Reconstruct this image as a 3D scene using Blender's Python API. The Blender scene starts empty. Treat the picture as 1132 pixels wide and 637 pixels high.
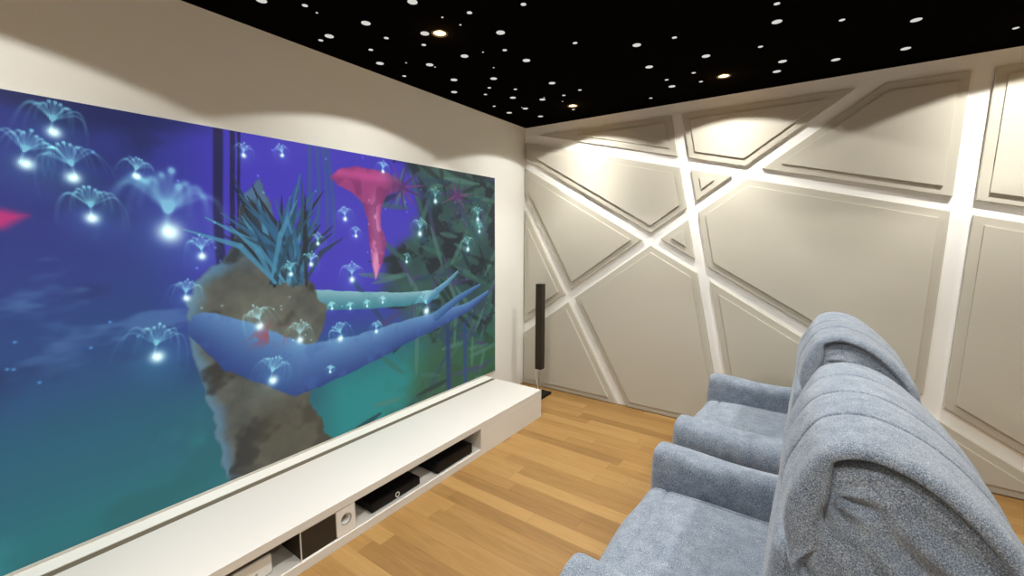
import bpy, bmesh, math, random
import numpy as np
from mathutils import Vector, Matrix, noise

random.seed(7)
C = bpy.context.scene.collection
sc = bpy.context.scene

# ------------------------------------------------------------------ camera
F_PX, YAW, PITCH, ROLL = 476.7444, 0.6111, 0.1215, 0.0031
CAM = Vector((2.5321, -3.8505, 1.6055))
fw = Vector((-math.sin(YAW) * math.cos(PITCH), math.cos(YAW) * math.cos(PITCH), -math.sin(PITCH)))
rt = Vector((math.cos(YAW), math.sin(YAW), 0))
up = rt.cross(fw)
r2 = rt * math.cos(ROLL) + up * math.sin(ROLL)
u2 = -rt * math.sin(ROLL) + up * math.cos(ROLL)
cd = bpy.data.cameras.new('camera')
cam = bpy.data.objects.new('camera', cd)
C.objects.link(cam)
M = Matrix((r2, u2, -fw)).transposed().to_4x4()
M.translation = CAM
cam.matrix_world = M
cd.sensor_width = 36
cd.lens = F_PX / 1132 * 36
cd.clip_start = 0.02
sc.camera = cam

# ------------------------------------------------------------------ look
vs = sc.view_settings
vs.view_transform = 'Standard'
vs.look = 'None'
vs.exposure = 0.0
vs.gamma = 1.0
vs.use_curve_mapping = False
w = bpy.data.worlds.new('world')
sc.world = w
w.use_nodes = True
w.node_tree.nodes['Background'].inputs[0].default_value = (1, .98, .95, 1)
w.node_tree.nodes['Background'].inputs[1].default_value = 0.0

SPOT_POWER = 19.5
SPOT_COLOR = (1.0, .985, .94)
SPOT_ANGLE = math.radians(136)
# downlight grid (x, y); last four unseen, added to light the room; the three by the far corner show in the photograph
DOWNLIGHTS = [(.77, -2.03), (.76, -.43), (1.93, -.46), (3.44, -.46), (.77, -3.77), (1.93, -2.03), (3.44, -2.03),
              (1.93, -3.77), (3.44, -3.77)]
HH = 2.7
RX, RY = 4.7, -5.4


# ------------------------------------------------------------------ helpers
def mat(name, col, rough=.6, spec=.5, metal=0.0, emit=None, strength=1.0, sheen=0):
    m = bpy.data.materials.new(name)
    m.use_nodes = True
    b = m.node_tree.nodes['Principled BSDF']
    b.inputs['Base Color'].default_value = (*col, 1)
    b.inputs['Roughness'].default_value = rough
    b.inputs['Specular IOR Level'].default_value = spec
    b.inputs['Metallic'].default_value = metal
    if emit:
        b.inputs['Emission Color'].default_value = (*emit, 1)
        b.inputs['Emission Strength'].default_value = strength
    return m


def noisy(m, scale, amount, bump=0.0, detail=4, bscale=None):
    """slight procedural variation of the base colour plus fine bump"""
    nt = m.node_tree
    b = nt.nodes['Principled BSDF']
    tc = nt.nodes.new('ShaderNodeTexCoord')
    n = nt.nodes.new('ShaderNodeTexNoise')
    n.inputs['Scale'].default_value = scale
    n.inputs['Detail'].default_value = detail
    nt.links.new(tc.outputs['Object'], n.inputs['Vector'])
    mx = nt.nodes.new('ShaderNodeMix')
    mx.data_type = 'RGBA'
    c = b.inputs['Base Color'].default_value[:]
    mx.inputs[6].default_value = (*[v * (1 - amount) for v in c[:3]], 1)
    mx.inputs[7].default_value = (*[min(1, v * (1 + amount)) for v in c[:3]], 1)
    nt.links.new(n.outputs['Fac'], mx.inputs[0])
    nt.links.new(mx.outputs[2], b.inputs['Base Color'])
    if bump:
        n2 = nt.nodes.new('ShaderNodeTexNoise')
        n2.inputs['Scale'].default_value = bscale or scale * 8
        nt.links.new(tc.outputs['Object'], n2.inputs['Vector'])
        bp = nt.nodes.new('ShaderNodeBump')
        bp.inputs['Strength'].default_value = bump
        bp.inputs['Distance'].default_value = .002
        nt.links.new(n2.outputs['Fac'], bp.inputs['Height'])
        nt.links.new(bp.outputs['Normal'], b.inputs['Normal'])
    return m


def obj(name, bm, m, parent=None, smooth=False, loc=None):
    me = bpy.data.meshes.new(name)
    bmesh.ops.recalc_face_normals(bm, faces=bm.faces)
    bm.to_mesh(me)
    bm.free()
    if smooth:
        me.polygons.foreach_set('use_smooth', [True] * len(me.polygons))
    me.materials.append(m)
    o = bpy.data.objects.new(name, me)
    C.objects.link(o)
    if loc:
        o.location = loc
    if parent:
        o.parent = parent
    return o


def empty(name, loc=(0, 0, 0), rz=0):
    o = bpy.data.objects.new(name, None)
    o.empty_display_size = .1
    C.objects.link(o)
    o.location = loc
    o.rotation_euler = (0, 0, rz)
    return o


def tag(o, label, cat, group=None):
    o['label'] = label
    o['category'] = cat
    if group:
        o['group'] = group
    return o


def struct(o):
    o['kind'] = 'structure'
    return o


def box(x0, x1, y0, y1, z0, z1, bev=0.0, seg=2, bm=None):
    b = bmesh.new()
    bmesh.ops.create_cube(b, size=1)
    for v in b.verts:
        v.co = ((x0 + x1) / 2 + v.co.x * (x1 - x0), (y0 + y1) / 2 + v.co.y * (y1 - y0), (z0 + z1) / 2 + v.co.z * (z1 - z0))
    if bev:
        bmesh.ops.bevel(b, geom=b.edges[:], offset=bev, segments=seg, affect='EDGES', profile=.5)
    if bm is None:
        return b
    me = bpy.data.meshes.new('tmp')
    b.to_mesh(me)
    b.free()
    bm.from_mesh(me)
    bpy.data.meshes.remove(me)
    return bm


def lathe(prof, n=32, axis='z', center=(0, 0, 0)):
    """revolve (r, h) pairs; closed at ends where r == 0"""
    b = bmesh.new()
    rings = []
    for r, h in prof:
        ring = []
        if r < 1e-6:
            ring = [(0, 0, h)]
        else:
            ring = [(r * math.cos(2 * math.pi * i / n), r * math.sin(2 * math.pi * i / n), h) for i in range(n)]
        vv = []
        for x, y, z in ring:
            if axis == 'x':
                x, y, z = z, x, y
            vv.append(b.verts.new((x + center[0], y + center[1], z + center[2])))
        rings.append(vv)
    for a, c in zip(rings[:-1], rings[1:]):
        for i in range(n):
            j = (i + 1) % n
            if len(a) == 1 and len(c) == 1:
                continue
            if len(a) == 1:
                b.faces.new((a[0], c[i], c[j]))
            elif len(c) == 1:
                b.faces.new((a[i], c[0], a[j]))
            else:
                b.faces.new((a[i], c[i], c[j], a[j]))
    return b


def smooth_closed(pts, n):
    """Catmull-Rom through closed points, resampled evenly to n points"""
    P = np.array(pts, float)
    out = []
    k = len(P)
    for i in range(k):
        p0, p1, p2, p3 = P[(i - 1) % k], P[i], P[(i + 1) % k], P[(i + 2) % k]
        for t in np.linspace(0, 1, 24, endpoint=False):
            out.append(.5 * ((2 * p1) + (-p0 + p2) * t + (2 * p0 - 5 * p1 + 4 * p2 - p3) * t * t + (-p0 + 3 * p1 - 3 * p2 + p3) * t ** 3))
    out = np.array(out)
    d = np.r_[0, np.cumsum(np.linalg.norm(np.diff(np.r_[out, out[:1]], axis=0), axis=1))]
    s = np.linspace(0, d[-1], n, endpoint=False)
    full = np.r_[out, out[:1]]
    return np.stack([np.interp(s, d, full[:, 0]), np.interp(s, d, full[:, 1])], 1)


def normals2d(P):
    t = np.roll(P, -1, 0) - np.roll(P, 1, 0)
    n = np.stack([t[:, 1], -t[:, 0]], 1)
    n /= np.linalg.norm(n, axis=1)[:, None] + 1e-9
    for _ in range(4):
        n = (np.roll(n, 1, 0) + 2 * n + np.roll(n, -1, 0)) / 4
        n /= np.linalg.norm(n, axis=1)[:, None] + 1e-9
    area = 0.5 * np.sum(P[:, 0] * np.roll(P[:, 1], -1) - np.roll(P[:, 0], -1) * P[:, 1])
    return n if area > 0 else -n          # outward


def sweep(P, stations, place, cap=(0, 0), caprings=8, disp=None, capfn=None, wt=None):
    """closed 2-D profile P swept through stations (t, inset); place(a, b, t) -> xyz.
    caps close toward the centroid and bulge outwards by cap[0], cap[1]"""
    N = normals2d(P)
    if wt:
        N = N * np.array([wt(*q) for q in P])[:, None]
    cen = P.mean(0)
    b = bmesh.new()
    rings = []
    seq = []
    t0, i0 = stations[0]
    t1, i1 = stations[-1]
    sg = 1 if t1 > t0 else -1
    S = np.linspace(0, 1, caprings + 2)[1:-1]
    for s in S:                       # start cap, inner to outer
        seq.append((t0 - sg * cap[0] * (1 - s * s), i0, s, 0))
    for t, i in stations:
        seq.append((t, i, 1.0, None))
    for s in S[::-1]:
        seq.append((t1 + sg * cap[1] * (1 - s * s), i1, s, 1))
    for t, i, s, side in seq:
        Q = P - N * i
        Q = cen + (Q - cen) * s
        ring = []
        for k, q in enumerate(Q):
            tt = t
            if side is not None and capfn:
                tt = t + capfn(q[0], q[1], side, s)
            v = Vector(place(q[0], q[1], tt))
            if disp:
                v = v + disp(v)
            ring.append(b.verts.new(v))
        rings.append(ring)
    n = len(P)
    for A, B in zip(rings[:-1], rings[1:]):
        for i in range(n):
            j = (i + 1) % n
            b.faces.new((A[i], B[i], B[j], A[j]))
    for R in (rings[0], rings[-1]):
        c = Vector((0, 0, 0))
        for v in R:
            c += v.co
        cv = b.verts.new(c / n)
        for i in range(n):
            b.faces.new((R[i], R[(i + 1) % n], cv))
    return b


def rbox(hx, hy, hz, r, n=18, k=5, deform=None):
    """rounded box centred on the origin, dense enough to be shaped by deform(Vector) -> Vector"""
    h = (hx, hy, hz)

    def axis_pts(a):
        inner = h[a] - r
        lo = [-inner - r * math.tan(math.pi / 4 * (1 - i / k)) for i in range(k)]
        mid = list(np.linspace(-inner, inner, n))
        return lo + mid + [-v for v in lo[::-1]]
    A = [axis_pts(i) for i in range(3)]
    b = bmesh.new()
    for ax in range(3):
        u, v = (ax + 1) % 3, (ax + 2) % 3
        for s in (-1, 1):
            grid = []
            for a in A[u]:
                row = []
                for c in A[v]:
                    p = [0, 0, 0]
                    p[ax] = s * h[ax]
                    p[u] = a
                    p[v] = c
                    q = [max(-(h[i] - r), min(h[i] - r, p[i])) for i in range(3)]
                    d = Vector(p) - Vector(q)
                    co = Vector(q) + (d.normalized() * r if d.length > 1e-9 else d)
                    row.append(b.verts.new(co))
                grid.append(row)
            for i in range(len(grid) - 1):
                for j in range(len(grid[0]) - 1):
                    b.faces.new((grid[i][j], grid[i + 1][j], grid[i + 1][j + 1], grid[i][j + 1]))
    bmesh.ops.remove_doubles(b, verts=b.verts, dist=1e-5)
    if deform:
        for v in b.verts:
            v.co = deform(v.co.copy())
    return b


def tube(pts, r, n=10):
    b = bmesh.new()
    P = [Vector(p) for p in pts]
    rings = []
    for i, p in enumerate(P):
        d = (P[min(i + 1, len(P) - 1)] - P[max(i - 1, 0)]).normalized()
        a = d.cross(Vector((1, 0, 0)) if abs(d.x) < .9 else Vector((0, 1, 0))).normalized()
        c = d.cross(a)
        rings.append([b.verts.new(p + a * (r * math.cos(2 * math.pi * k / n)) + c * (r * math.sin(2 * math.pi * k / n))) for k in range(n)])
    for A, B in zip(rings[:-1], rings[1:]):
        for k in range(n):
            b.faces.new((A[k], A[(k + 1) % n], B[(k + 1) % n], B[k]))
    b.faces.new(rings[0])
    b.faces.new(rings[-1])
    return b


# ------------------------------------------------------------------ materials
M_wall = noisy(mat('cream_plaster', (.84, .83, .78), .85, .2), 3, .012, .1)
M_wallw = noisy(mat('white_plaster', (.92, .91, .875), .8, .2), 3, .01, .1)
M_panel = noisy(mat('taupe_panel_lacquer', (.53, .50, .42), .6, .25), 2, .03)
M_ceil = mat('black_ceiling_paint', (.003, .0024, .002), 1.0, 0)
M_bench = noisy(mat('bench_white_lacquer', (.72, .695, .645), .5, .3), 2, .012)
M_black = noisy(mat('black_gloss_plastic', (.004, .0035, .004), .45, .2), 30, .1)
M_grille = noisy(mat('dark_brown_grille_cloth', (.040, .031, .020), .6, .2), 300, .5)
M_white = mat('white_plastic', (.82, .81, .78), .35, .4)
M_grey = mat('grey_metal', (.45, .44, .42), .35, .5, .8)
M_chrome = mat('chrome', (.8, .8, .8), .2, .5, 1.0)
M_port = mat('port_grey', (.35, .345, .33), .6)
M_star = mat('star_glow', (.0, .0, .0), .6, .1, emit=(.66, .64, .60), strength=1.0)
M_lens = mat('warm_lamp_lens', (0, 0, 0), .5, .1, emit=(1.0, .80, .42), strength=3.0)
M_trim = mat('dark_trim_ring', (.02, .018, .015), .4, .4)


def fabric_material():
    m = mat('blue_heather_chenille', (.2, .26, .36), .95, .1)
    nt = m.node_tree
    b = nt.nodes['Principled BSDF']
    N, L = nt.nodes, nt.links
    tc = N.new('ShaderNodeTexCoord')
    # fine heather speckle stretched in two weave directions
    facs = []
    for sc_ in ((620, 1600, 620), (1600, 620, 1000)):
        mp = N.new('ShaderNodeMapping')
        mp.inputs['Scale'].default_value = sc_
        n = N.new('ShaderNodeTexNoise')
        n.inputs['Scale'].default_value = .5
        n.inputs['Detail'].default_value = 3
        L.new(tc.outputs['Object'], mp.inputs['Vector'])
        L.new(mp.outputs[0], n.inputs['Vector'])
        facs.append(n.outputs['Fac'])
    add = N.new('ShaderNodeMath')
    add.operation = 'ADD'
    L.new(facs[0], add.inputs[0])
    L.new(facs[1], add.inputs[1])
    big = N.new('ShaderNodeTexNoise')
    big.inputs['Scale'].default_value = 22
    big.inputs['Detail'].default_value = 4
    L.new(tc.outputs['Object'], big.inputs['Vector'])
    add2 = N.new('ShaderNodeMath')
    add2.operation = 'MULTIPLY_ADD'
    add2.inputs[1].default_value = .25
    L.new(big.outputs['Fac'], add2.inputs[0])
    L.new(add.outputs[0], add2.inputs[2])
    cr = N.new('ShaderNodeValToRGB')
    els = cr.color_ramp.elements
    els[0].position = .41
    els[0].color = (.075, .10, .145, 1)
    els[1].position = .585
    els[1].color = (.44, .48, .53, 1)
    e = els.new(.5)
    e.color = (.195, .235, .295, 1)
    mr = N.new('ShaderNodeMath')
    mr.operation = 'MULTIPLY'
    mr.inputs[1].default_value = 1 / 2.25
    L.new(add2.outputs[0], mr.inputs[0])
    L.new(mr.outputs[0], cr.inputs[0])
    L.new(cr.outputs[0], b.inputs['Base Color'])
    bp = N.new('ShaderNodeBump')
    bp.inputs['Strength'].default_value = .35
    bp.inputs['Distance'].default_value = .0025
    L.new(add.outputs[0], bp.inputs['Height'])
    L.new(bp.outputs[0], b.inputs['Normal'])
    b.inputs['Sheen Weight'].default_value = .25
    b.inputs['Sheen Roughness'].default_value = .5
    return m


M_fab = fabric_material()


def wood_material():
    m = mat('oak_strip_parquet', (.5, .3, .12), .45, .35)
    nt = m.node_tree
    b = nt.nodes['Principled BSDF']
    N, L = nt.nodes, nt.links

    def math_(op, a, c=None, d=None):
        n = N.new('ShaderNodeMath')
        n.operation = op
        for i, v in enumerate((a, c, d)):
            if v is None:
                continue
            if isinstance(v, (int, float)):
                n.inputs[i].default_value = v
            else:
                L.new(v, n.inputs[i])
        return n.outputs[0]
    tc = N.new('ShaderNodeTexCoord')
    sp = N.new('ShaderNodeSeparateXYZ')
    L.new(tc.outputs['Object'], sp.inputs[0])
    X, Y = sp.outputs[0], sp.outputs[1]
    ry = math_('DIVIDE', Y, .098)
    row = math_('FLOOR', ry)
    fy = math_('FRACT', ry)
    wn = N.new('ShaderNodeTexWhiteNoise')
    wn.noise_dimensions = '1D'
    L.new(row, wn.inputs['W'])
    xs = math_('DIVIDE', math_('ADD', X, math_('MULTIPLY', wn.outputs['Value'], 3.7)), .98)
    col = math_('FLOOR', xs)
    fx = math_('FRACT', xs)
    cb = N.new('ShaderNodeCombineXYZ')
    L.new(row, cb.inputs[0])
    L.new(col, cb.inputs[1])
    w2 = N.new('ShaderNodeTexWhiteNoise')
    w2.noise_dimensions = '2D'
    L.new(cb.outputs[0], w2.inputs['Vector'])
    rnd = w2.outputs['Value']
    # grain, shifted per strip
    off = N.new('ShaderNodeCombineXYZ')
    L.new(math_('ADD', math_('MULTIPLY', X, 1.3), math_('MULTIPLY', rnd, 40)), off.inputs[0])
    L.new(math_('ADD', math_('MULTIPLY', Y, 16), math_('MULTIPLY', rnd, 17)), off.inputs[1])
    g = N.new('ShaderNodeTexNoise')
    g.inputs['Scale'].default_value = 2.2
    g.inputs['Detail'].default_value = 7
    g.inputs['Distortion'].default_value = .8
    L.new(off.outputs[0], g.inputs['Vector'])
    off2 = N.new('ShaderNodeCombineXYZ')
    L.new(math_('MULTIPLY', X, 5), off2.inputs[0])
    L.new(math_('MULTIPLY', Y, 150), off2.inputs[1])
    g2 = N.new('ShaderNodeTexNoise')
    g2.inputs['Scale'].default_value = 2
    L.new(off2.outputs[0], g2.inputs['Vector'])
    t = math_('ADD', math_('MULTIPLY', rnd, .50), math_('MULTIPLY', g.outputs['Fac'], .58))
    t = math_('ADD', t, math_('MULTIPLY', math_('SUBTRACT', g2.outputs['Fac'], .5), .22))
    cr = N.new('ShaderNodeValToRGB')
    els = cr.color_ramp.elements
    els[0].position = .08
    els[0].color = (.195, .100, .030, 1)
    els[1].position = .92
    els[1].color = (.42, .25, .088, 1)
    e = els.new(.5)
    e.color = (.325, .178, .055, 1)
    L.new(t, cr.inputs[0])
    # seams
    sy = math_('LESS_THAN', fy, .02)
    sx = math_('LESS_THAN', fx, .003)
    seam = math_('MAXIMUM', sy, sx)
    mx = N.new('ShaderNodeMix')
    mx.data_type = 'RGBA'
    L.new(math_('MULTIPLY', seam, .45), mx.inputs[0])
    L.new(cr.outputs[0], mx.inputs[6])
    mx.inputs[7].default_value = (.16, .08, .025, 1)
    L.new(mx.outputs[2], b.inputs['Base Color'])
    bp = N.new('ShaderNodeBump')
    bp.inputs['Strength'].default_value = .15
    bp.inputs['Distance'].default_value = .001
    L.new(g2.outputs['Fac'], bp.inputs['Height'])
    L.new(bp.outputs[0], b.inputs['Normal'])
    return m


M_wood = wood_material()

# ------------------------------------------------------------------ room shell
T = .12
struct(obj('floor', box(-T, RX + T, RY - T, T, -.1, 0), M_wood))
struct(obj('ceiling', box(-T, RX + T, RY - T, T, HH, HH + .1), M_ceil))
struct(obj('wall_left', box(-T, 0, RY - T, T, 0, HH), M_wall))
struct(obj('wall_back', box(0, RX, 0, T, 0, HH), M_wallw))
struct(obj('wall_right', box(RX, RX + T, RY - T, T, 0, HH), M_wall))
struct(obj('wall_front', box(0, RX, RY - T, RY, 0, HH), M_wall))

# ------------------------------------------------------------------ geometric panels on the back wall
LN = {'A': ((1.508, 2.607), (1.951, .483), .044), 'B': ((.394, 2.501), (3.239, 1.803), .044),
      'C': ((.013, 2.345), (2.518, .896), .046), 'D': ((.008, 1.96), (1.114, .032), .042),
      'E': ((.025, .625), (2.828, 2.654), .045), 'F': ((3.276, 2.601), (3.241, .596), .052)}


def side(pt, ln):
    (x0, z0), (x1, z1), _ = LN[ln]
    dx, dz = x1 - x0, z1 - z0
    L_ = math.hypot(dx, dz)
    return ((pt[0] - x0) * dz - (pt[1] - z0) * dx) / L_     # signed distance


def clip(poly, fn):
    out = []
    for i in range(len(poly)):
        a, b = poly[i], poly[(i + 1) % len(poly)]
        fa, fb = fn(a), fn(b)
        if fa >= 0:
            out.append(a)
        if (fa >= 0) != (fb >= 0):
            t = fa / (fa - fb)
            out.append((a[0] + (b[0] - a[0]) * t, a[1] + (b[1] - a[1]) * t))
    return out


cells = [('', [(.012, .004), (RX - .01, .004), (RX - .01, 2.60), (.012, 2.60)])]
for ln in 'ABCDE':
    nxt = []
    for key, poly in cells:
        for s, ch in ((1, ln.upper()), (-1, ln.lower())):
            q = clip(poly, lambda p: s * side(p, ln) - LN[ln][2])
            if len(q) > 2:
                nxt.append((key + ch, q))
    cells = nxt
nxt = []
for key, poly in cells:
    cx = sum(p[0] for p in poly) / len(poly)
    cz = sum(p[1] for p in poly) / len(poly)
    if max(p[0] for p in poly) > 3.3 and min(side(p, 'C') for p in poly) < -.01:
        for s, ch in ((1, 'F'), (-1, 'f')):
            q = clip(poly, lambda p: s * side(p, 'F') - LN['F'][2])
            if len(q) > 2:
                nxt.append((key + ch, q))
    else:
        nxt.append((key, poly))
cells = nxt


def poly_area(p):
    return .5 * sum(p[i][0] * p[(i + 1) % len(p)][1] - p[(i + 1) % len(p)][0] * p[i][1] for i in range(len(p)))


def dedup(p):
    q = []
    for a in p:
        if not q or math.hypot(a[0] - q[-1][0], a[1] - q[-1][1]) > .004:
            q.append(a)
    if math.hypot(q[0][0] - q[-1][0], q[0][1] - q[-1][1]) < .004:
        q.pop()
    return q


def inset_poly(poly, d):
    s = 1 if poly_area(poly) > 0 else -1
    out = poly
    for i in range(len(poly)):
        a, b = poly[i], poly[(i + 1) % len(poly)]
        L_ = math.hypot(b[0] - a[0], b[1] - a[1])
        nx, nz = -(b[1] - a[1]) / L_ * s, (b[0] - a[0]) / L_ * s
        out = clip(out, lambda p: (p[0] - a[0]) * nx + (p[1] - a[1]) * nz - d)
        if len(out) < 3:
            return []
    return dedup(out)


def slab(poly, y0, y1, bev, under=0.0):
    b = bmesh.new()
    f = [b.verts.new((x, y1, z)) for x, z in poly]
    r = [b.verts.new((x, y0, z)) for x, z in poly]
    b.faces.new(f)
    b.faces.new(r)
    n = len(poly)
    for i in range(n):
        j = (i + 1) % n
        b.faces.new((f[i], f[j], r[j], r[i]))
    bmesh.ops.recalc_face_normals(b, faces=b.faces)
    ed = [e for e in b.edges if all(abs(v.co.y - y1) < 1e-6 for v in e.verts)]
    if bev:
        bmesh.ops.bevel(b, geom=ed, offset=bev, segments=2, affect='EDGES', profile=.5)
    return b


PANEL_LABELS = {
    'ABCDE': 'taupe wall panel at floor level behind the slim tower speaker',
    'ABCDe': 'narrow taupe triangular wall panel against the corner, just above the tower speaker',
    'ABCdE': 'big five-sided taupe wall panel reaching the floor, left of the recliners',
    'ABCde': 'taupe four-sided wall panel touching the corner, above the tower speaker',
    'ABcdE': 'tiny taupe triangular wall panel left of the steep channel, pointing left',
    'ABcde': 'taupe wall panel with a pointed bottom, under the long thin top triangle',
    'Abcde': 'long thin triangular taupe wall panel in the top left beside the corner',
    'aBCdE': 'taupe triangular wall panel at floor level behind the recliners',
    'aBcdEF': 'largest taupe wall panel, in the middle of the panelled wall above the far recliner',
    'aBcdEf': 'tall taupe wall panel at the right edge above the slanting channel',
    'aBcde': 'small taupe triangular wall panel pointing right, in the upper middle of the wall',
    'abcdEF': 'taupe four-sided wall panel under the ceiling, right of the long diagonal channel',
    'abcdEf': 'taupe wall panel at the top right edge of the wall',
    'abcde': 'taupe wall panel with a point at its bottom right, under the third downlight'}
CELL_INFO = []
for key, poly in cells:
    poly = dedup(poly)
    ar = abs(poly_area(poly))
    if len(poly) < 3 or ar < .004:
        continue
    cx = sum(p[0] for p in poly) / len(poly)
    cz = sum(p[1] for p in poly) / len(poly)
    CELL_INFO.append((key, round(cx, 2), round(cz, 2), round(ar, 3), len(poly)))
    o = obj('wall_panel', slab([(x - cx, z - cz) for x, z in poly], 0.0, -.026, .003), M_panel, loc=(cx, 0, cz))
    tag(o, PANEL_LABELS[key], 'wall panel', 'geometric panels of the panelled wall')
    ins = inset_poly([(x - cx, z - cz) for x, z in poly], .052)
    if len(ins) > 2 and abs(poly_area(ins)) > .002:
        # thin shadow gap all round, then the raised face
        obj('raised_face', slab(ins, -.026, -.040, .002), M_panel, o)

# ------------------------------------------------------------------ ceiling star lights
STARS = [(.312, -2.745, 1), (.438, -2.604, 2), (.422, -2.533, 3), (.532, -2.328, 1), (.238, -2.351, 1), (.152, -2.349, 2),
         (.481, -2.156, 2), (.28, -2.108, 2), (.156, -1.945, 1), (.889, -2.332, 1), (.699, -2.072, 1), (.903, -2.146, 3),
         (.589, -1.975, 2), (.403, -1.747, 1), (.405, -1.701, 3), (.302, -1.856, 3), (.113, -1.706, 2), (.346, -1.455, 1),
         (.167, -1.259, 1), (.593, -1.315, 1), (.451, -1.183, 2), (.331, -1.079, 2), (.199, -.794, 2), (.19, -.559, 1),
         (.462, -.891, 1), (.592, -1.045, 2), (.381, -.586, 1), (.36, -.299, 1), (.715, -1.475, 3), (.679, -1.722, 1),
         (.956, -1.45, 1), (1.045, -2.102, 2), (1.308, -2.015, 2), (1.046, -1.845, 1), (.933, -1.651, 2), (1.321, -1.5, 2),
         (1.602, -1.273, 1), (1.806, -1.248, 2), (1.898, -.881, 1), (1.558, -.907, 1), (.886, -1.004, 1), (.985, -.755, 2),
         (.826, -.713, 2), (.713, -.326, 2), (1.586, -.604, 2), (1.58, -.443, 1), (1.773, -.635, 2), (1.777, -.429, 2),
         (1.366, -.258, 2), (.925, -2.035, 3), (.809, -1.703, 3), (.671, -.756, 3), (.745, -.584, 3), (.376, -.632, 3),
         (.633, -.718, 1), (2.299, -1.336, 2), (2.286, -1.133, 1), (2.559, -.967, 2), (2.868, -.754, 1), (3.314, -.341, 2),
         (2.186, -.844, 2), (2.277, -.521, 1), (2.235, -.346, 1), (2.551, -.365, 1), (2.881, -.333, 1)]
protos = {}
SIZE = {1: (.0235, 'large white star light', 'large star lights in the ceiling'),
        2: (.0132, 'small white star light', 'small star lights in the ceiling'),
        3: (.0056, 'tiny pinprick star light', 'tiny star lights in the ceiling')}
ORD = ['leftmost'] + [w_ + ' from the left' for w_ in
       'second third fourth fifth sixth seventh eighth ninth tenth eleventh twelfth thirteenth fourteenth fifteenth sixteenth seventeenth eighteenth nineteenth twentieth '
       'twenty-first twenty-second twenty-third twenty-fourth twenty-fifth twenty-sixth twenty-seventh twenty-eighth twenty-ninth thirtieth'.split()]


def across(x, y):
    """how far to the right a ceiling point is seen"""
    d = Vector((x, y, HH)) - CAM
    return d.dot(r2) / d.dot(fw)


for k in (1, 2, 3):
    row = sorted([st_ for st_ in STARS if st_[2] == k], key=lambda q: across(q[0], q[1]))
    for n_, (x, y, _) in enumerate(row):
        r, lab, grp = SIZE[k]
        near_w = 'near the screen wall' if x < .5 and y < -.45 else 'near the corner' if x < .9 and y > -.8 else 'near the panelled wall' if y > -.7 else 'mid ceiling'
        if k not in protos:
            o = obj('star_light', lathe([(0, -.002), (r * .8, -.002), (r, -.0008), (r, .004), (0, .004)], 24), M_star, loc=(x, y, HH))
            protos[k] = o
        else:
            o = protos[k].copy()
            C.objects.link(o)
            o.location = (x, y, HH)
        where = ORD[n_] if n_ < len(row) - 1 else 'rightmost'
        tag(o, lab + ' ' + near_w + ', ' + where + ' of the ' + lab.split()[0] + ' ones', 'star light', grp)


# ------------------------------------------------------------------ downlights
def spot_nodes(ld):
    """photometric curve of a wide wall-washing reflector: stronger straight down than at the rim"""
    ld.use_nodes = True
    nt = ld.node_tree
    N, L = nt.nodes, nt.links
    em = N['Emission']
    tc = N.new('ShaderNodeTexCoord')
    sp = N.new('ShaderNodeSeparateXYZ')
    L.new(tc.outputs['Normal'], sp.inputs[0])

    def mt(op, a, b):
        n = N.new('ShaderNodeMath')
        n.operation = op
        for i, v in enumerate((a, b)):
            if isinstance(v, (int, float)):
                n.inputs[i].default_value = v
            else:
                L.new(v, n.inputs[i])
        return n.outputs[0]
    z2 = mt('MULTIPLY', sp.outputs[2], sp.outputs[2])
    s = mt('POWER', mt('SUBTRACT', 1.0, z2), .5)
    s = mt('MAXIMUM', s, .50)
    st = mt('DIVIDE', 1.0, mt('POWER', s, 2.2))
    L.new(st, em.inputs['Strength'])


DL_LABELS = ['warm glowing round downlight further from the corner, nearer the screen wall', 'warm glowing round downlight closest to the corner of the room',
             'warm glowing round downlight above the split panels by the panelled wall',
             'warm round downlight by the panelled wall, right of the recliners', 'warm round downlight by the near end of the screen', 'added unseen downlight in front of the recliners',
             'added unseen downlight behind the recliners', 'added unseen downlight behind the camera on the screen side', 'added unseen downlight behind the camera on the recliner side']
for i, (x, y) in enumerate(DOWNLIGHTS):
    t = empty('downlight', (x, y, HH))
    lab = DL_LABELS[i]
    tag(t, lab, 'ceiling light', 'recessed ceiling downlights' if i < 3 else 'downlights above the seats')
    obj('trim_ring', lathe([(.034, 0), (.034, -.004), (.040, -.006), (.046, -.004), (.047, 0)], 32), M_trim, t)
    obj('lamp_lens', lathe([(0, -.0015), (.030, -.0015), (.034, 0.0), (0, .001)], 32), M_lens, t)
    ld = bpy.data.lights.new('downlight_beam', 'SPOT')
    ld.energy = SPOT_POWER
    ld.color = SPOT_COLOR
    ld.spot_size = SPOT_ANGLE
    ld.spot_blend = .06
    ld.shadow_soft_size = .022
    spot_nodes(ld)
    lo = bpy.data.objects.new('downlight_beam', ld)
    C.objects.link(lo)
    lo.location = (0, 0, -.03)
    lo.parent = t
    pd = bpy.data.lights.new('added_halo_light', 'POINT')  # added point light imitating the warm bloom around each downlight
    pd.energy = .75
    pd.color = (1.0, .55, .14)
    pd.shadow_soft_size = .008
    po = bpy.data.objects.new('added_halo_light', pd)
    C.objects.link(po)
    po.location = (0, 0, -.035)
    po.parent = t

# ------------------------------------------------------------------ projection screen
SX0, SX1, SZ0, SZ1 = -3.87, -.543, .272, 2.14


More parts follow.
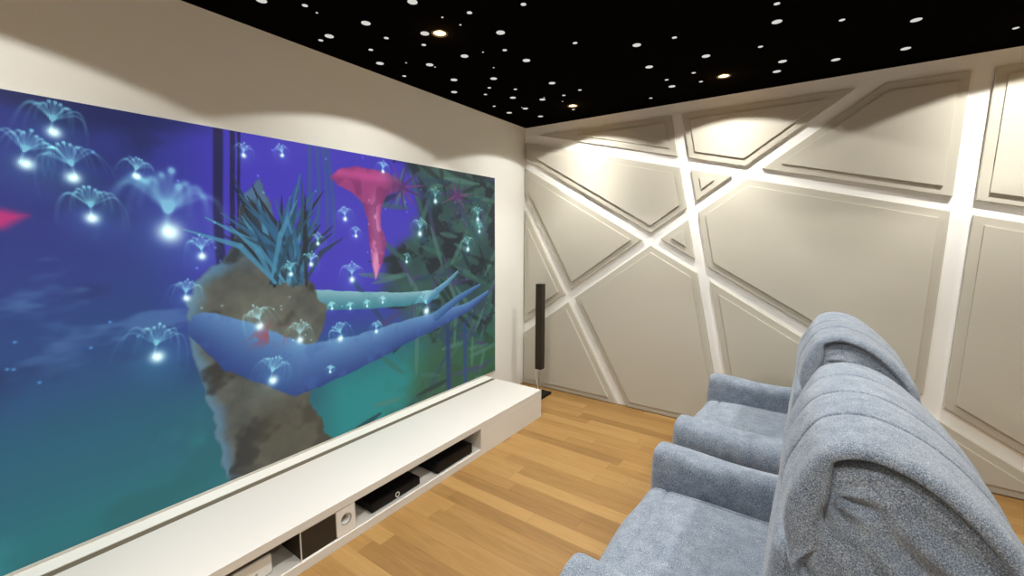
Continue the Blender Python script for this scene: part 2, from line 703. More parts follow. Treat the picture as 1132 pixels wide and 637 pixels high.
def paint(W, H):
    """a made-up glowing reef at night: u to the right, v up"""
    rng = np.random.default_rng(3)
    u, v = np.meshgrid((np.arange(W) + .5) / W, (np.arange(H) + .5) / H)
    asp = 3.33 / 1.87

    def vnoise(fx, fy, seed, rot=0):
        r = np.random.default_rng(seed)
        g = r.random((int(fy) + 3, int(fx) + 3))
        x, y = u * fx, v * fy
        x0, y0 = np.floor(x).astype(int), np.floor(y).astype(int)
        a, b = x - x0, y - y0
        a, b = a * a * (3 - 2 * a), b * b * (3 - 2 * b)
        return (g[y0, x0] * (1 - a) + g[y0, x0 + 1] * a) * (1 - b) + (g[y0 + 1, x0] * (1 - a) + g[y0 + 1, x0 + 1] * a) * b

    def fbm(fx, fy, seed, n=4):
        s, a, t = 0, 1, 0
        for i in range(n):
            s = s + a * vnoise(fx * 2 ** i, fy * 2 ** i, seed + i)
            t += a
            a *= .55
        return s / t

    def col(*c):
        return np.array(c, float) / 255

    def mixc(img, c, k):
        k = np.clip(k, 0, 1)[..., None]
        return img * (1 - k) + np.asarray(c) * k

    def sm(a, b, x):
        t = np.clip((x - a) / (b - a), 0, 1)
        return t * t * (3 - 2 * t)
    img = np.zeros((H, W, 3)) + col(38, 48, 124)
    img = mixc(img, col(34, 66, 122), sm(.75, .45, v))
    img = mixc(img, col(30, 92, 112), sm(.5, .18, v))
    img = mixc(img, col(28, 108, 112), sm(.22, .0, v) * .8)
    img = mixc(img, col(62, 52, 176), sm(.18, .34, u) * sm(.62, .36, abs(u - .45) * 1.5) * sm(.25, .6, v))
    n1 = fbm(7, 6, 11)
    img = mixc(img, col(20, 30, 74), sm(.42, .66, n1) * sm(.25, .5, v) * sm(.36, .2, u) * .75)
    n2 = fbm(9, 14, 31)
    img = mixc(img, col(80, 120, 170), sm(.60, .78, n2) * sm(.75, .6, v) * sm(.35, .5, v) * sm(.33, .22, u) * .6)
    # caustic veins low left
    n3 = fbm(8, 5, 51)
    img = mixc(img, col(52, 150, 150), sm(.56, .80, n3) * sm(.5, .2, v) * sm(.34, .24, u) * .55)
    img = mixc(img, col(20, 80, 84), sm(.5, .7, fbm(5, 5, 61)) * sm(.4, .1, v) * .35)
    # dark tube-like trunks behind
    for c, wd in ((.302, .009), (.322, .005), (.331, .003)):
        img = mixc(img, col(22, 20, 60), sm(wd, wd * .5, abs(u - c - .006 * np.sin(v * 7))) * sm(.45, .6, v) * .85)
    for c in (.46, .475, .487, .445):
        img = mixc(img, col(44, 92, 120), sm(.006, .002, abs(u - c - .006 * np.sin(v * 9 + c * 40))) * sm(.62, .8, v) * .55)
    # weed garden on the right
    g = fbm(10, 8, 71)
    edge = .655 + .05 * np.sin(v * 9) + .10 * (g - .5)
    gm = sm(edge - .02, edge + .05, u)
    gcol = col(26, 52, 56)[None, None] * (1 - g[..., None]) + col(62, 104, 92)[None, None] * g[..., None]
    img = img * (1 - gm[..., None]) + gcol * gm[..., None]
    img = mixc(img, col(16, 26, 38), gm * sm(.52, .62, fbm(16, 12, 81)) * .8)
    img = mixc(img, col(24, 128, 128), sm(.42, .5, u) * sm(.36, .12, v) * (1 - gm * .75) * .9)
    img = mixc(img, col(44, 82, 50), sm(.55, .75, u + .3 * (g - .5)) * sm(.36, .1, v) * .75)

    def seg(x0, y0, x1, y1):
        dx, dy = (x1 - x0) * asp, y1 - y0
        px, py = (u - x0) * asp, v - y0
        t = np.clip((px * dx + py * dy) / (dx * dx + dy * dy), 0, 1)
        return np.hypot(px - t * dx, py - t * dy), t
    # long leaf blades
    for i in range(120):
        bx, by = .64 + .36 * rng.random(), rng.random() * 1.02
        if by < .4:
            bx = .56 + .44 * rng.random()
        a = rng.uniform(-.5, 3.6)
        L_ = rng.uniform(.08, .26)
        x1, y1 = bx + math.cos(a) * L_ / asp, by + math.sin(a) * L_
        ub = (min(bx, x1) - .02, max(bx, x1) + .02)
        d, t = seg(bx, by, x1, y1)
        c = [col(14, 30, 34), col(52, 96, 84), col(74, 118, 104), col(66, 60, 104), col(30, 62, 84)][rng.integers(5)]
        wl = .016 * np.sin(np.clip(t * .92 + .08, 0, 1) * 3.14) ** .7 + 1e-3
        img = mixc(img, c, sm(wl, wl * .35, d) * .62)
    # violet star-shaped plants
    for cx, cy, R in ((.66, .90, .12), (.84, .89, .10)):
        for k in range(11):
            a = k / 11 * 6.28 + .2
            d, t = seg(cx, cy, cx + math.cos(a) * R / asp * 1.1, cy + math.sin(a) * R * .8)
            img = mixc(img, col(74, 40, 96) if k % 3 else col(110, 52, 110), sm(.010 * (1 - t) + .002, .004 * (1 - t), d) * .85)

    def poly_mask(P, soft=.006, wob=.0):
        px, py = u * asp, v
        inside = np.zeros(u.shape, bool)
        dist = np.full(u.shape, 9.0)
        n = len(P)
        for i in range(n):
            x0, y0 = P[i][0] * asp, P[i][1]
            x1, y1 = P[(i + 1) % n][0] * asp, P[(i + 1) % n][1]
            if y0 != y1:
                c = ((y0 > py) != (y1 > py)) & (px < (x1 - x0) * (py - y0) / (y1 - y0) + x0)
                inside ^= c
            dx, dy = x1 - x0, y1 - y0
            t = np.clip(((px - x0) * dx + (py - y0) * dy) / (dx * dx + dy * dy), 0, 1)
            dist = np.minimum(dist, np.hypot(px - x0 - t * dx, py - y0 - t * dy))
        sd = np.where(inside, dist, -dist)
        if wob:
            sd = sd + wob * (fbm(22, 14, 91) - .5)
        return sm(-soft, soft, sd), sd
    # magenta trumpet sponge
    m_, sd = poly_mask([(.492, .905), (.512, .935), (.545, .95), (.59, .957), (.63, .945), (.652, .915), (.646, .885), (.618, .862), (.604, .82), (.602, .74), (.612, .68),
                        (.606, .615), (.592, .575), (.584, .545), (.576, .60), (.571, .68), (.572, .77), (.560, .825), (.530, .862), (.505, .88)], .006, .018)
    img = mixc(img, col(150, 56, 118), m_)
    img = mixc(img, col(222, 150, 190), m_ * sm(.022, .0, abs(u - .588 - .004 * np.sin(v * 30))) * sm(.90, .76, v) * .85)
    img = mixc(img, col(112, 36, 96), m_ * sm(.50, .62, fbm(40, 16, 95)) * .6)
    img = mixc(img, col(190, 74, 140), m_ * np.exp(-((v - .925) / .018) ** 2) * .8)
    img = mixc(img, col(66, 44, 92), m_ * sm(.60, .66, u) * .7)
    m_, sd = poly_mask([(.012, .752), (.04, .775), (.082, .762), (.099, .752), (.08, .725), (.04, .71)], .012)
    img = mixc(img, col(178, 42, 116), m_)
    def limb(pts, wds, c0, c1, c2):
        nonlocal img
        best = np.full(u.shape, 9.0)
        hgt = np.zeros(u.shape)
        for (p0, p1, w0, w1) in zip(pts[:-1], pts[1:], wds[:-1], wds[1:]):
            d, t = seg(*p0, *p1)
            wd = w0 + (w1 - w0) * t
            q = d / wd
            dx, dy = (p1[0] - p0[0]) * asp, p1[1] - p0[1]
            s = (-(u - p0[0]) * asp * dy + (v - p0[1]) * dx) / math.hypot(dx, dy) / wd
            hgt = np.where(q < best, s, hgt)
            best = np.minimum(best, q)
        k = sm(1.06, .94, best + .22 * (fbm(40, 24, 121) - .5))
        tone = np.clip(.5 + .5 * hgt, 0, 1)
        c = c0 * (1 - tone[..., None]) + c1 * tone[..., None]
        img = img * (1 - k[..., None]) + c * k[..., None]
        img = mixc(img, c2, k * sm(.55, .75, fbm(30, 18, 131)) * .45)
    limb([(.44, .50), (.55, .475), (.66, .455), (.76, .455)], [.035, .032, .028, .02], col(44, 110, 128), col(130, 178, 186), col(70, 140, 150))
    # mossy reef rock pinnacle
    rock = [(.243, .50), (.262, .585), (.300, .64), (.322, .72), (.330, .80), (.350, .87), (.366, .90), (.372, .83), (.386, .74),
            (.396, .66), (.425, .60), (.452, .53), (.468, .47), (.452, .38), (.432, .29), (.426, .17), (.445, .06), (.48, -.03), (.283, -.03),
            (.276, .12), (.262, .29), (.247, .40)]
    m_, sd = poly_mask(rock, .006, .045)
    rn = fbm(24, 14, 101)
    rc = col(58, 62, 60)[None, None] * (1 - rn[..., None]) + col(112, 112, 98)[None, None] * rn[..., None]
    img = img * (1 - m_[..., None]) + rc * m_[..., None]
    img = mixc(img, col(84, 128, 160), m_ * sm(.045, .0, sd) * sm(.40, .30, u) * .8)
    img = mixc(img, col(66, 110, 160), m_ * sm(.58, .72, v) * .6)
    img = mixc(img, col(36, 34, 32), m_ * sm(.54, .68, fbm(13, 9, 111)) * .75)
    img = mixc(img, col(74, 68, 52), m_ * sm(.30, .1, v) * sm(.3, .36, u) * .6)

    # dense tuft of blue-green weed on the rock
    for i in range(70):
        a_ = rng.uniform(-.75, .62)
        L_ = rng.uniform(.16, .34) * (1 - .25 * abs(a_))
        bx_ = .398 + rng.uniform(-.03, .035)
        by_ = .55 + rng.uniform(0, .05)
        mx_, my_ = bx_ + math.sin(a_) * L_ * .5 / asp, by_ + math.cos(a_) * L_ * .55
        ex_, ey_ = mx_ + math.sin(a_ * 1.7) * L_ * .5 / asp, my_ + math.cos(a_ * 1.7) * L_ * .5
        c_ = [col(24, 34, 44), col(40, 92, 128), col(66, 132, 164), col(30, 52, 70), col(34, 70, 90)][rng.integers(5)]
        for (xa, ya, xb, yb, wa, wb) in ((bx_, by_, mx_, my_, .006, .011), (mx_, my_, ex_, ey_, .011, .002)):
            d, t = seg(xa, ya, xb, yb)
            wl = wa + (wb - wa) * t
            img = mixc(img, c_, sm(wl, wl * .5, d) * .85)
    # pale blue sponge branches reaching right
    limb([(.73, .44), (.80, .50), (.84, .545)], [.02, .012, .006], col(50, 104, 140), col(120, 170, 190), col(60, 120, 150))
    limb([(.27, .46), (.32, .385), (.41, .275), (.53, .285), (.66, .32), (.78, .345), (.88, .37), (.965, .425)],
         [.045, .075, .080, .066, .048, .036, .022, .010], col(34, 60, 122), col(92, 136, 182), col(62, 98, 160))
    limb([(.76, .36), (.84, .42), (.93, .47)], [.022, .016, .007], col(34, 70, 130), col(84, 130, 170), col(50, 90, 140))
    img = mixc(img, col(30, 46, 108), sm(.012, .004, abs(u - .80)) * sm(.33, .28, v) * .8)
    img = mixc(img, col(34, 62, 118), sm(.010, .004, abs(u - .865)) * sm(.33, .28, v) * .8)
    img = mixc(img, col(150, 60, 70), np.exp(-(((u - .36) / .03) ** 2 + ((v - .41) / .03) ** 2)) * sm(.5, .62, fbm(40, 30, 141)) * .8)
    # drifting glowing jellyfish
    glow = np.zeros((H, W, 3))
    J = [(.129, .955, .057), (.103, .885, .061), (.141, .865, .063), (.154, .777, .061), (.203, .87, .039), (.234, .775, .125), (.34, .95, .03), (.401, .965, .027),
         (.271, .676, .046), (.247, .565, .041), (.206, .438, .074), (.346, .465, .055), (.414, .398, .053), (.404, .605, .034), (.517, .785, .037), (.54, .723, .029),
         (.458, .698, .03), (.443, .633, .035), (.527, .578, .052), (.712, .744, .056), (.764, .88, .05), (.881, .672, .055), (.923, .815, .056), (.495, .374, .052),
         (.581, .364, .035), (.727, .425, .078), (.362, .295, .068), (.612, .965, .033), (.52, .46, .02), (.56, .46, .02), (.60, .465, .02), (.48, .47, .02),
         (.93, .75, .04), (.47, .25, .02), (.67, .62, .03)]
    ix0 = lambda a: int(np.clip(a * W, 0, W - 1))
    iy0 = lambda a: int(np.clip(a * H, 0, H - 1))
    for q, (cx, cy, R) in enumerate(J):
        soft = (.0065 if R > .1 else .0019) + R * .010
        tilt = rng.uniform(-.35, .35)
        pts = []
        nf = 11 if R > .03 else 7
        for k in range(nf):
            a = (k + .5) / nf * 2 - 1
            reach = R * (1.0 + .25 * rng.random()) * a
            rise = R * (.62 + .2 * rng.random()) * (1 - .35 * a * a)
            drop = R * rng.uniform(1.6, 3.0) * abs(a) ** .5
            for t in np.linspace(0, 1, 40 if R > .05 else 26):
                x = reach * (1 - (1 - t) ** 1.8)
                y = rise * math.sin(min(t * 2.6, 1.57)) - drop * max(0, t - .3) ** 1.7
                pts.append((x, y, (1 - t * .8) * .8))
        for t in np.linspace(0, 1, 10):
            pts.append((0, R * (.1 - .55 * t), 1.0))
        lx0, lx1 = ix0(cx - 1.8 * R / asp - .01), ix0(cx + 1.8 * R / asp + .01) + 1
        ly0, ly1 = iy0(cy - 2.2 * R), iy0(cy + 1.6 * R) + 1
        U, V = u[ly0:ly1, lx0:lx1], v[ly0:ly1, lx0:lx1]
        acc = np.zeros(U.shape)
        for x, y, b_ in pts:
            xr = x * math.cos(tilt) - y * math.sin(tilt)
            yr = x * math.sin(tilt) + y * math.cos(tilt)
            d2 = ((U - cx) * asp - xr) ** 2 + (V - cy - yr) ** 2
            acc += b_ * np.exp(-d2 / (soft * soft))
        line = np.clip(acc * (.15 if R > .1 else .26), 0, .8)
        d2 = ((U - cx) * asp + .0) ** 2 + (V - cy + .45 * R) ** 2
        core = np.exp(-d2 / (R * .20) ** 2) * 1.1
        halo = np.exp(-d2 / (R * .75) ** 2) * .20
        for c_, (a1, a2, a3) in enumerate(((.42, .85, .25), (.72, .95, .6), (.74, .97, .72))):
            glow[ly0:ly1, lx0:lx1, c_] += line * a1 + core * a2 + halo * a3
    glow = np.clip(glow, 0, 1)
    img = 1 - (1 - img) * (1 - glow)
    # scattered motes
    for i in range(60):
        cx, cy = rng.random(), .35 + .65 * rng.random()
        a, b = ix0(cx - .006), ix0(cx + .006) + 1
        c, d = iy0(cy - .01), iy0(cy + .01) + 1
        k = np.exp(-(((u[c:d, a:b] - cx) * asp) ** 2 + (v[c:d, a:b] - cy) ** 2) / .003 ** 2) * .35
        img[c:d, a:b] += k[..., None] * np.array([.5, .8, .9])
    img = np.clip(img, 0, 1)
    lin = np.where(img <= .04045, img / 12.92, ((img + .055) / 1.055) ** 2.4)
    return lin


def make_screen():
    t = empty('projection_screen', (0, (SX0 + SX1) / 2, SZ0))
    tag(t, 'wide projection screen showing a glowing blue underwater reef on the left wall', 'screen')
    yc = (SX0 + SX1) / 2
    # thin board behind the picture
    obj('backing_board', box(.001, .012, SX0 - yc - .004, SX1 - yc + .004, -.004, SZ1 - SZ0 + .004, .002), M_white, t)
    W, H = 720, 404
    lin = paint(W, H)
    me = bpy.data.meshes.new('picture_surface')
    X, Z = np.meshgrid(np.linspace(SX0 - yc, SX1 - yc, W + 1), np.linspace(0, SZ1 - SZ0, H + 1))
    n = (W + 1) * (H + 1)
    co = np.stack([np.full(n, .0135), X.ravel(), Z.ravel()], 1)
    i, j = np.meshgrid(np.arange(W), np.arange(H))
    a = (j * (W + 1) + i).ravel()
    fc = np.stack([a, a + 1, a + W + 2, a + W + 1], 1)
    # slim rim that turns the picture sheet back to its board
    rim = np.array([0, W, n - 1, n - W - 1])
    co = np.r_[co, np.stack([np.full(4, .011), co[rim, 1], co[rim, 2]], 1)]
    nf = W * H
    me.vertices.add(len(co))
    me.vertices.foreach_set('co', co.ravel())
    me.loops.add(nf * 4 + 16)
    side_f = [[rim[k], n + k, n + (k + 1) % 4, rim[(k + 1) % 4]] for k in range(4)]
    allf = np.r_[fc, np.array(side_f)]
    me.loops.foreach_set('vertex_index', allf.ravel().astype(np.int32))
    me.polygons.add(nf + 4)
    me.polygons.foreach_set('loop_start', np.arange(nf + 4, dtype=np.int32) * 4)
    me.update(calc_edges=True)
    at = me.color_attributes.new('picture', 'FLOAT_COLOR', 'CORNER')
    c = np.ones((nf + 4, 4, 4), np.float32)
    c[:nf, :, :3] = lin.reshape(-1, 1, 3)
    c[nf:, :, :3] = .05
    at.data.foreach_set('color', c.ravel())
    m = mat('screen_picture', (.02, .02, .02), .5, .15)
    nt = m.node_tree
    vc = nt.nodes.new('ShaderNodeVertexColor')
    vc.layer_name = 'picture'
    b = nt.nodes['Principled BSDF']
    nt.links.new(vc.outputs[0], b.inputs['Emission Color'])
    b.inputs['Emission Strength'].default_value = 1.0
    me.materials.append(m)
    o = bpy.data.objects.new('picture_surface', me)
    C.objects.link(o)
    o.parent = t


make_screen()

# ------------------------------------------------------------------ low media bench under the screen
BY1 = -.683
BY0 = RY + .02


def make_bench():
    t = empty('media_bench', (.38, -2.9, 0))
    tag(t, 'long low white media bench with an open niche under the screen', 'media bench')
    ox, oy = -.38, 2.9

    def part(name, *a, bev=.002, m=M_bench):
        x0, x1, y0, y1, z0, z1 = a
        return obj(name, box(x0 + ox, x1 + ox, y0 + oy, y1 + oy, z0, z1, bev), m, t)
    part('top_board', .131, .635, BY0, BY1, .206, .25)
    part('bottom_board', .131, .635, BY0, -1.528, .0, .05)
    part('end_block', .131, .635, -1.528, BY1, .0, .206)
    part('back_board', .131, .146, BY0, -1.528, .05, .206)
    for y in (-3.42, -4.9):
        part('divider', .146, .60, y - .009, y + .009, .05, .206)


make_bench()
lg = obj('wall_ledge', box(.0, .0875, BY0, BY1, 0.0, .252, .003), M_wall)
tag(lg, 'narrow cream ledge along the wall behind the low bench, below the screen', 'ledge')
gp = obj('gap_shade_strip', box(.088, .1305, BY0, BY1 - .004, 0.0, .247, .0), mat('gap_shade_brown', (.15, .125, .085), .8))  # near-flush filler; the gap's shadow line is put into its dark colour
tag(gp, 'dark strip painted as shade between the wall ledge and the bench', 'shade strip')


# ------------------------------------------------------------------ devices in the niche
def device_a():
    t = empty('media_player', (.52, -1.785, .05))
    tag(t, 'plain black media box in the niche, furthest from the camera', 'media box')
    obj('case', box(-.10, .094, -.176, .176, .006, .075, .003), M_black, t)
    obj('front_panel', box(.0945, .098, -.174, .174, .008, .073, .001), M_black, t)
    for a in (-.08, .08):
        for b in (-.15, .15):
            obj('foot', lathe([(0, 0), (.012, 0), (.012, .007), (0, .007)], 16, center=(a, b, 0)), M_grille, t)


def device_b():
    t = empty('set_top_box', (.54, -2.28, .05))
    tag(t, 'flat black media box with a pale ring on its front, in the bench niche', 'media box')
    obj('case', box(-.095, .062, -.18, .18, .005, .055, .004), M_black, t)
    obj('front_panel', box(.0625, .066, -.178, .178, .007, .053, .001), M_black, t)
    prof = [(.0115, .0), (.0115, .003), (.0155, .003), (.0155, .0), (.0115, .0)]
    r = lathe(prof, 32, 'x', (.0665, -.0, .028))
    rg = obj('control_ring', r, M_white, t)
    rg['label'] = 'pale ring'
    obj('ring_light', lathe([(0, 0), (.004, 0), (.004, .0025), (0, .0025)], 16, 'x', (.0665, 0, .0095)), M_white, t)
    for a in (-.07, .04):
        for b in (-.15, .15):
            obj('foot', lathe([(0, 0), (.010, 0), (.010, .006), (0, .006)], 16, center=(a, b, 0)), M_grille, t)


def device_c():
    t = empty('shelf_speaker', (.53, -2.727, .05))
    tag(t, 'dark brown speaker with a white ported end panel, in the bench niche', 'speaker')
    obj('cabinet', box(-.10, .088, -.148, .035, 0, .150, .002), M_grille, t)
    # slim white surround of the grille
    fr = box(.088, .098, -.150, -.1475, .0, .152)
    box(.088, .098, -.1475, .035, .0, .0035, bm=fr)
    box(.088, .098, -.1475, .035, .1495, .152, bm=fr)
    f = obj('front_surround', fr, M_white, t)
    f['label'] = 'slim white edge around the grille'
    obj('grille', box(.088, .096, -.1473, .0345, .0037, .1493, .001), M_grille, t)
    # white end panel with a real recessed round port
    b = bmesh.new()
    y0, y1, z0, z1, x1, x0 = .0355, .148, .0, .152, .100, -.10
    cy, cz, R, n = (y0 + y1) / 2, .084, .0315, 40
    outer, ring, inner, floor_ = [], [], [], []
    for k in range(n):
        a = 2 * math.pi * (k + .5) / n
        ca, sa = math.cos(a), math.sin(a)
        hy, hz1, hz0 = (y1 - y0) / 2 - .003, z1 - cz - .003, cz - z0 - .003
        s = min(hy / max(abs(ca), 1e-6), (hz1 if sa > 0 else hz0) / max(abs(sa), 1e-6))
        outer.append(b.verts.new((x1, cy + ca * s, cz + sa * s)))
        ring.append(b.verts.new((x1, cy + ca * R, cz + sa * R)))
        inner.append(b.verts.new((x1 - .010, cy + ca * R * .78, cz + sa * R * .78)))
        floor_.append(b.verts.new((x1 - .05, cy + ca * R * .62, cz + sa * R * .62)))
    for k in range(n):
        j = (k + 1) % n
        for A, B in ((outer, ring), (ring, inner), (inner, floor_)):
            b.faces.new((A[k], A[j], B[j], B[k]))
    b.faces.new(floor_)
    back = [b.verts.new((x1 - .004, cy + (1 if math.cos(2 * math.pi * (k + .5) / n) > 0 else -1) * abs(v.co.y - cy) * 1.05, cz + (v.co.z - cz) * 1.03)) for k, v in enumerate(outer)]
    rear = [b.verts.new((x0, v.co.y, v.co.z)) for v in back]
    for k in range(n):
        j = (k + 1) % n
        b.faces.new((outer[k], outer[j], back[j], back[k]))
        b.faces.new((back[k], back[j], rear[j], rear[k]))
    b.faces.new(rear)
    p = obj('ported_panel', b, M_white, t)
    p['label'] = 'white end panel with a round bass port'
    obj('bass_port', lathe([(.0195, -.049), (.0245, -.012), (.0300, .0), (.0320, .0008), (.0312, -.001), (.0252, -.0125), (.0202, -.049)], 40, 'x', (x1, cy, cz)), M_port, p)


def device_d():
    t = empty('router_box', (.49, -3.16, .05))
    tag(t, 'flat white router box at the near end of the bench niche', 'router')
    obj('case', box(-.09, .0905, -.17, .17, .004, .094, .006, 3), M_white, t)
    top_shade = obj('top_shade_sheet', box(-.085, .083, -.165, .165, .0942, .0965, .001), M_grey, t)  # shade on the white box's top, put in as a grey sheet
    top_shade['label'] = 'grey sheet painted as shade on top'
    obj('power_button', lathe([(0, .001), (.005, .001), (.006, 0), (.006, -.002), (0, -.002)], 20, 'x', (.0912, .10, .035)), M_grey, t)
    for b in (-.14, .14):
        obj('foot', lathe([(0, 0), (.01, 0), (.01, .005), (0, .005)], 16, center=(.06, b, 0)), M_grille, t)
    for b in (-.14, .14):
        obj('foot', lathe([(0, 0), (.01, 0), (.01, .005), (0, .005)], 16, center=(-.06, b, 0)), M_grille, t)


device_a()
device_b()
device_c()
device_d()


# ------------------------------------------------------------------ slim tower speaker in the corner
def tower():
    t = empty('tower_speaker', (.34, -.235, 0))
    tag(t, 'slim dark column speaker on a thin stand in the corner beside the bench', 'speaker')
    obj('column', box(-.036, .036, -.03, .038, .27, 1.125, .003), M_grille, t)
    obj('grille', box(-.031, .031, -.034, -.0302, .28, 1.115, .001), M_grille, t)
    obj('top_cap', box(-.037, .037, -.035, .039, 1.1252, 1.130, .001), M_black, t)
    s = obj('stand_pole', lathe([(0, .026), (.009, .026), (.009, .272), (0, .272)], 16), M_grey, t)
    s['label'] = 'thin grey metal pole'
    obj('base_plate', box(-.095, .095, -.115, .085, 0, .026, .006), M_black, t)
    cb = obj('cable', tube([(-.028, .03, .40), (-.05, .032, .33), (-.062, .032, .24), (-.058, .03, .15), (-.035, .024, .08), (-.02, .02, .032)], .0035), M_white, t)
    cb['label'] = 'thin pale cable'


tower()


# ------------------------------------------------------------------ recliner
def spiky(v, amt=.004, s=7.0):
    return Vector((noise.noise(v * s), noise.noise(v * s + Vector((9, 3, 1))), noise.noise(v * s + Vector((2, 7, 5))))) * amt


def make_recliner():
    """local frame: x = world x - 2.5, y about the chair's centre line, seat faces -x"""
    t = empty('recliner', (0, 0, 0))
    F = M_fab
    # --- base and front kick panel
    obj('base', rb_shift(rbox(.46, .455, .145, .03, 14, 3), (.06, 0, .165)), F, t, True)
    obj('footrest', rb_shift(rbox(.035, .36, .135, .03, 12, 4, lambda v: v + Vector((-.012 * (1 - (v.y / .36) ** 2), 0, 0))), (-.475, 0, .19)), F, t, True)
    for a in (-.34, .40):
        for b in (-.36, .36):
            obj('foot', lathe([(0, 0), (.022, 0), (.026, .022), (0, .022)], 20, center=(a, b, 0)), M_grille, t)
    # --- arms: padded roll over a straight side
    for s in (-1, 1):
        pts = [(.384, .16), (.380, .40), (.382, .54), (.390, .590), (.416, .612), (.46, .616), (.505, .606), (.538, .578), (.552, .53), (.548, .47), (.530, .432),
               (.494, .418), (.484, .37), (.484, .30), (.484, .16), (.43, .15)]
        P = smooth_closed(pts, 72)
        st = [(-.528, .030), (-.526, .020), (-.520, .010), (-.511, .003), (-.498, 0)]
        st += [(x, 0) for x in np.linspace(-.485, .30, 34)] + [(.33, .004), (.35, .015)]
        obj('armrest', sweep(P, st, lambda a, b, x, s=s: (x, a * s, b - .012 * max(0, (x + .5)) ** 1.0 + (.006 * math.sin(x * 9) if b > .5 else 0)), (.012, .0), 7,
                             lambda v: spiky(v, .004, 5)), F, t, True)

    # --- seat cushion with waterfall front and stitched border
    def seat_def(v):
        x, y, z = v
        q = Vector((x, y, z))
        if z > 0:
            q.z += .018 * (1 - (y / .375) ** 2) * (1 - min(1, abs(x / .33)) ** 4)
            q.z -= .012 * math.exp(-((x + .235) / .007) ** 2)       # cross seam near the front edge
            q.z -= .007 * math.exp(-((abs(y) - .322) / .007) ** 2)
        if x < -.2:
            k = (-.2 - x) / .13
            q.x -= .018 * (1 - (y / .375) ** 2) * k
            q.z -= .014 * k * k if z > 0 else 0
        return q + spiky(v + Vector((3, 0, 0)), .005, 6)
    obj('seat_cushion', rb_shift(rbox(.33, .377, .095, .055, 60, 6, seat_def), (-.197, 0, .375)), F, t, True)

    # --- back shell: outline in x-z, swept over the width, puffy gathered sides
    body = [(.03, .34), (.005, .42), (.012, .60), (.030, .82), (.045, .985), (.078, 1.065), (.130, 1.108), (.19, 1.118), (.27, 1.092), (.345, 1.038),
            (.408, .968), (.444, .89), (.468, .80), (.488, .66), (.505, .50), (.505, .34), (.47, .22), (.28, .20), (.08, .22)]
    P = smooth_closed(body, 150)

    def capfn(x, z, side, s):
        d = 0.0
        # gathers fanning out below the front corner of the headrest
        cx, cz = .080, 1.03
        dx, dz = x - cx, z - cz
        r = math.hypot(dx, dz)
        a = math.atan2(dz, dx)
        if r > .01:
            d += .014 * math.sin(a * 11 + .5) * math.exp(-((r - .06) / .05) ** 2) * max(0, math.cos((a + 1.0) * .8))
        # long sagging folds over the panel
        k1 = dx * .64 + dz * .77
        d += .015 * math.sin(k1 * 75 + 2.5 * math.sin(dx * 9)) * math.exp(-((x - .28) / .12) ** 2 - ((z - .93) / .09) ** 2)
        # curved seam from the headrest corner down and back
        zc = .86 - .40 * ((x - .02) / .40) ** 1.15 if x > .02 else .86
        d -= .020 * math.exp(-((z - zc) / .008) ** 2) * (1 if x > .015 else 0)
        d += .010 * math.exp(-((z - zc + .05) / .05) ** 2) + .010 * math.exp(-((z - zc - .10) / .09) ** 2)
        # second seam close to the rear edge
        xr = .425 + .24 * (.95 - z) * .5
        d -= .013 * math.exp(-((x - xr) / .007) ** 2) * (1 if z < .99 else 0)
        d *= min(1, (1 - s) * 10)
        return -d if side == 0 else d
    st = [(-.384, .026), (-.380, .014), (-.372, .006), (-.358, .001)] + [(y, 0) for y in np.linspace(-.340, .340, 18)] + [(.358, .001), (.372, .006), (.380, .014), (.384, .026)]
    obj('backrest', sweep(P, st, lambda a, b, y: (a, y, b), (.036, .036), 70, lambda v: spiky(v, .004, 5), capfn), F, t, True)

    # --- lumbar cushion in front
    def lum(v):
        q = v.copy()
        if v.x < 0:
            q.x -= .014 * (1 - (v.z / .23) ** 2) * (1 - (v.y / .37) ** 4)
            q.x += .012 * math.exp(-(v.z / .010) ** 2)
        q.x += (v.z + .22) * .055
        return q + spiky(v + Vector((5, 1, 0)), .004, 6)
    obj('lumbar_cushion', rb_shift(rbox(.050, .378, .225, .04, 34, 6, lum), (.024, 0, .645)), F, t, True)

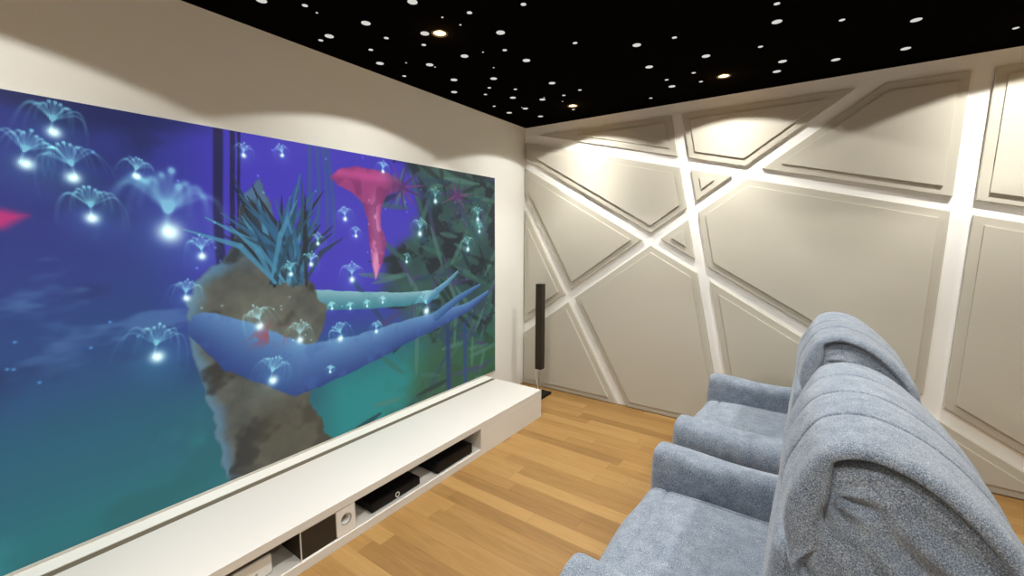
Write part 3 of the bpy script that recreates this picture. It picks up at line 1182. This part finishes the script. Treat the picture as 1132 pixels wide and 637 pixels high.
    # --- channelled headrest folded over the top
    head = [(.045, .80), (.015, .83), (-.008, .89), (-.008, .98), (.013, 1.05), (.055, 1.12), (.115, 1.158), (.185, 1.164), (.265, 1.137),
            (.345, 1.08), (.410, 1.01), (.452, .94), (.462, .875), (.43, .84), (.36, .80), (.2, .76), (.1, .765)]
    P = smooth_closed(head, 170)
    seams = [0.0, .192]
    END = .402
    ys = sorted(set([round(s * k, 4) for s in (-1, 1) for k in
                     list(np.linspace(0, .36, 44)) + [x + e for x in seams for e in (-.014, -.009, -.006, -.004, -.002, 0, .002, .004, .006, .009, .014)] +
                     [.366, .374, .380, .385, .389, .393, .396, .399, .401, .402]]))

    def ins(y):
        a = abs(y)
        env = .014 * (a / END) ** 2.2
        edges = seams + [END + .03]
        sc_ = 0
        for s0, s1 in zip(edges[:-1], edges[1:]):
            if s0 <= a <= s1:
                k = 2 * (a - s0) / (s1 - s0) - 1
                if s1 > END and k > 0:
                    k = 0
                sc_ = .008 * (1 - math.sqrt(max(0, 1 - k * k))) + .009 * math.exp(-((1 - abs(k)) * (s1 - s0) / 2 / .0045) ** 2) * (1 if abs(k) > .5 else 0)
        end = 0
        if a > .370:
            k = (a - .370) / (END - .370)
            end = .026 * (1 - math.sqrt(max(0, 1 - k * k)))
        return env + sc_ + end
    st = [(y, ins(y)) for y in ys if abs(y) <= END]
    obj('headrest', sweep(P, st, lambda a, b, y: (a, y, b), (.0, .0), 26, lambda v: spiky(v, .003, 6),
                         lambda x, z, side, q: (1 if side == 0 else -1) * .06 * min(1, (1 - q) * 8),
                         wt=lambda x, z: min(1, max(.0, (z - .79 - .12 * x) / .06)) * (1 + 1.3 * max(0, min(1, (.07 - x) / .06)))), F, t, True)
    return t


def rb_shift(b, d):
    d = Vector(d)
    for v in b.verts:
        v.co += d
    return b


def copy_tree(o, parent=None):
    c = o.copy()
    C.objects.link(c)
    c.parent = parent
    for ch in list(o.children):
        copy_tree(ch, c)
    return c


near = make_recliner()
near.location = (2.5, -2.295, 0)
tag(near, 'blue heather fabric recliner nearest the camera, cut off by the bottom edge', 'recliner', 'row of blue recliners')
far = copy_tree(near)
far.location = (2.5, -1.0, 0)
tag(far, 'blue heather fabric recliner next to the panelled wall, behind the nearer one', 'recliner', 'row of blue recliners')
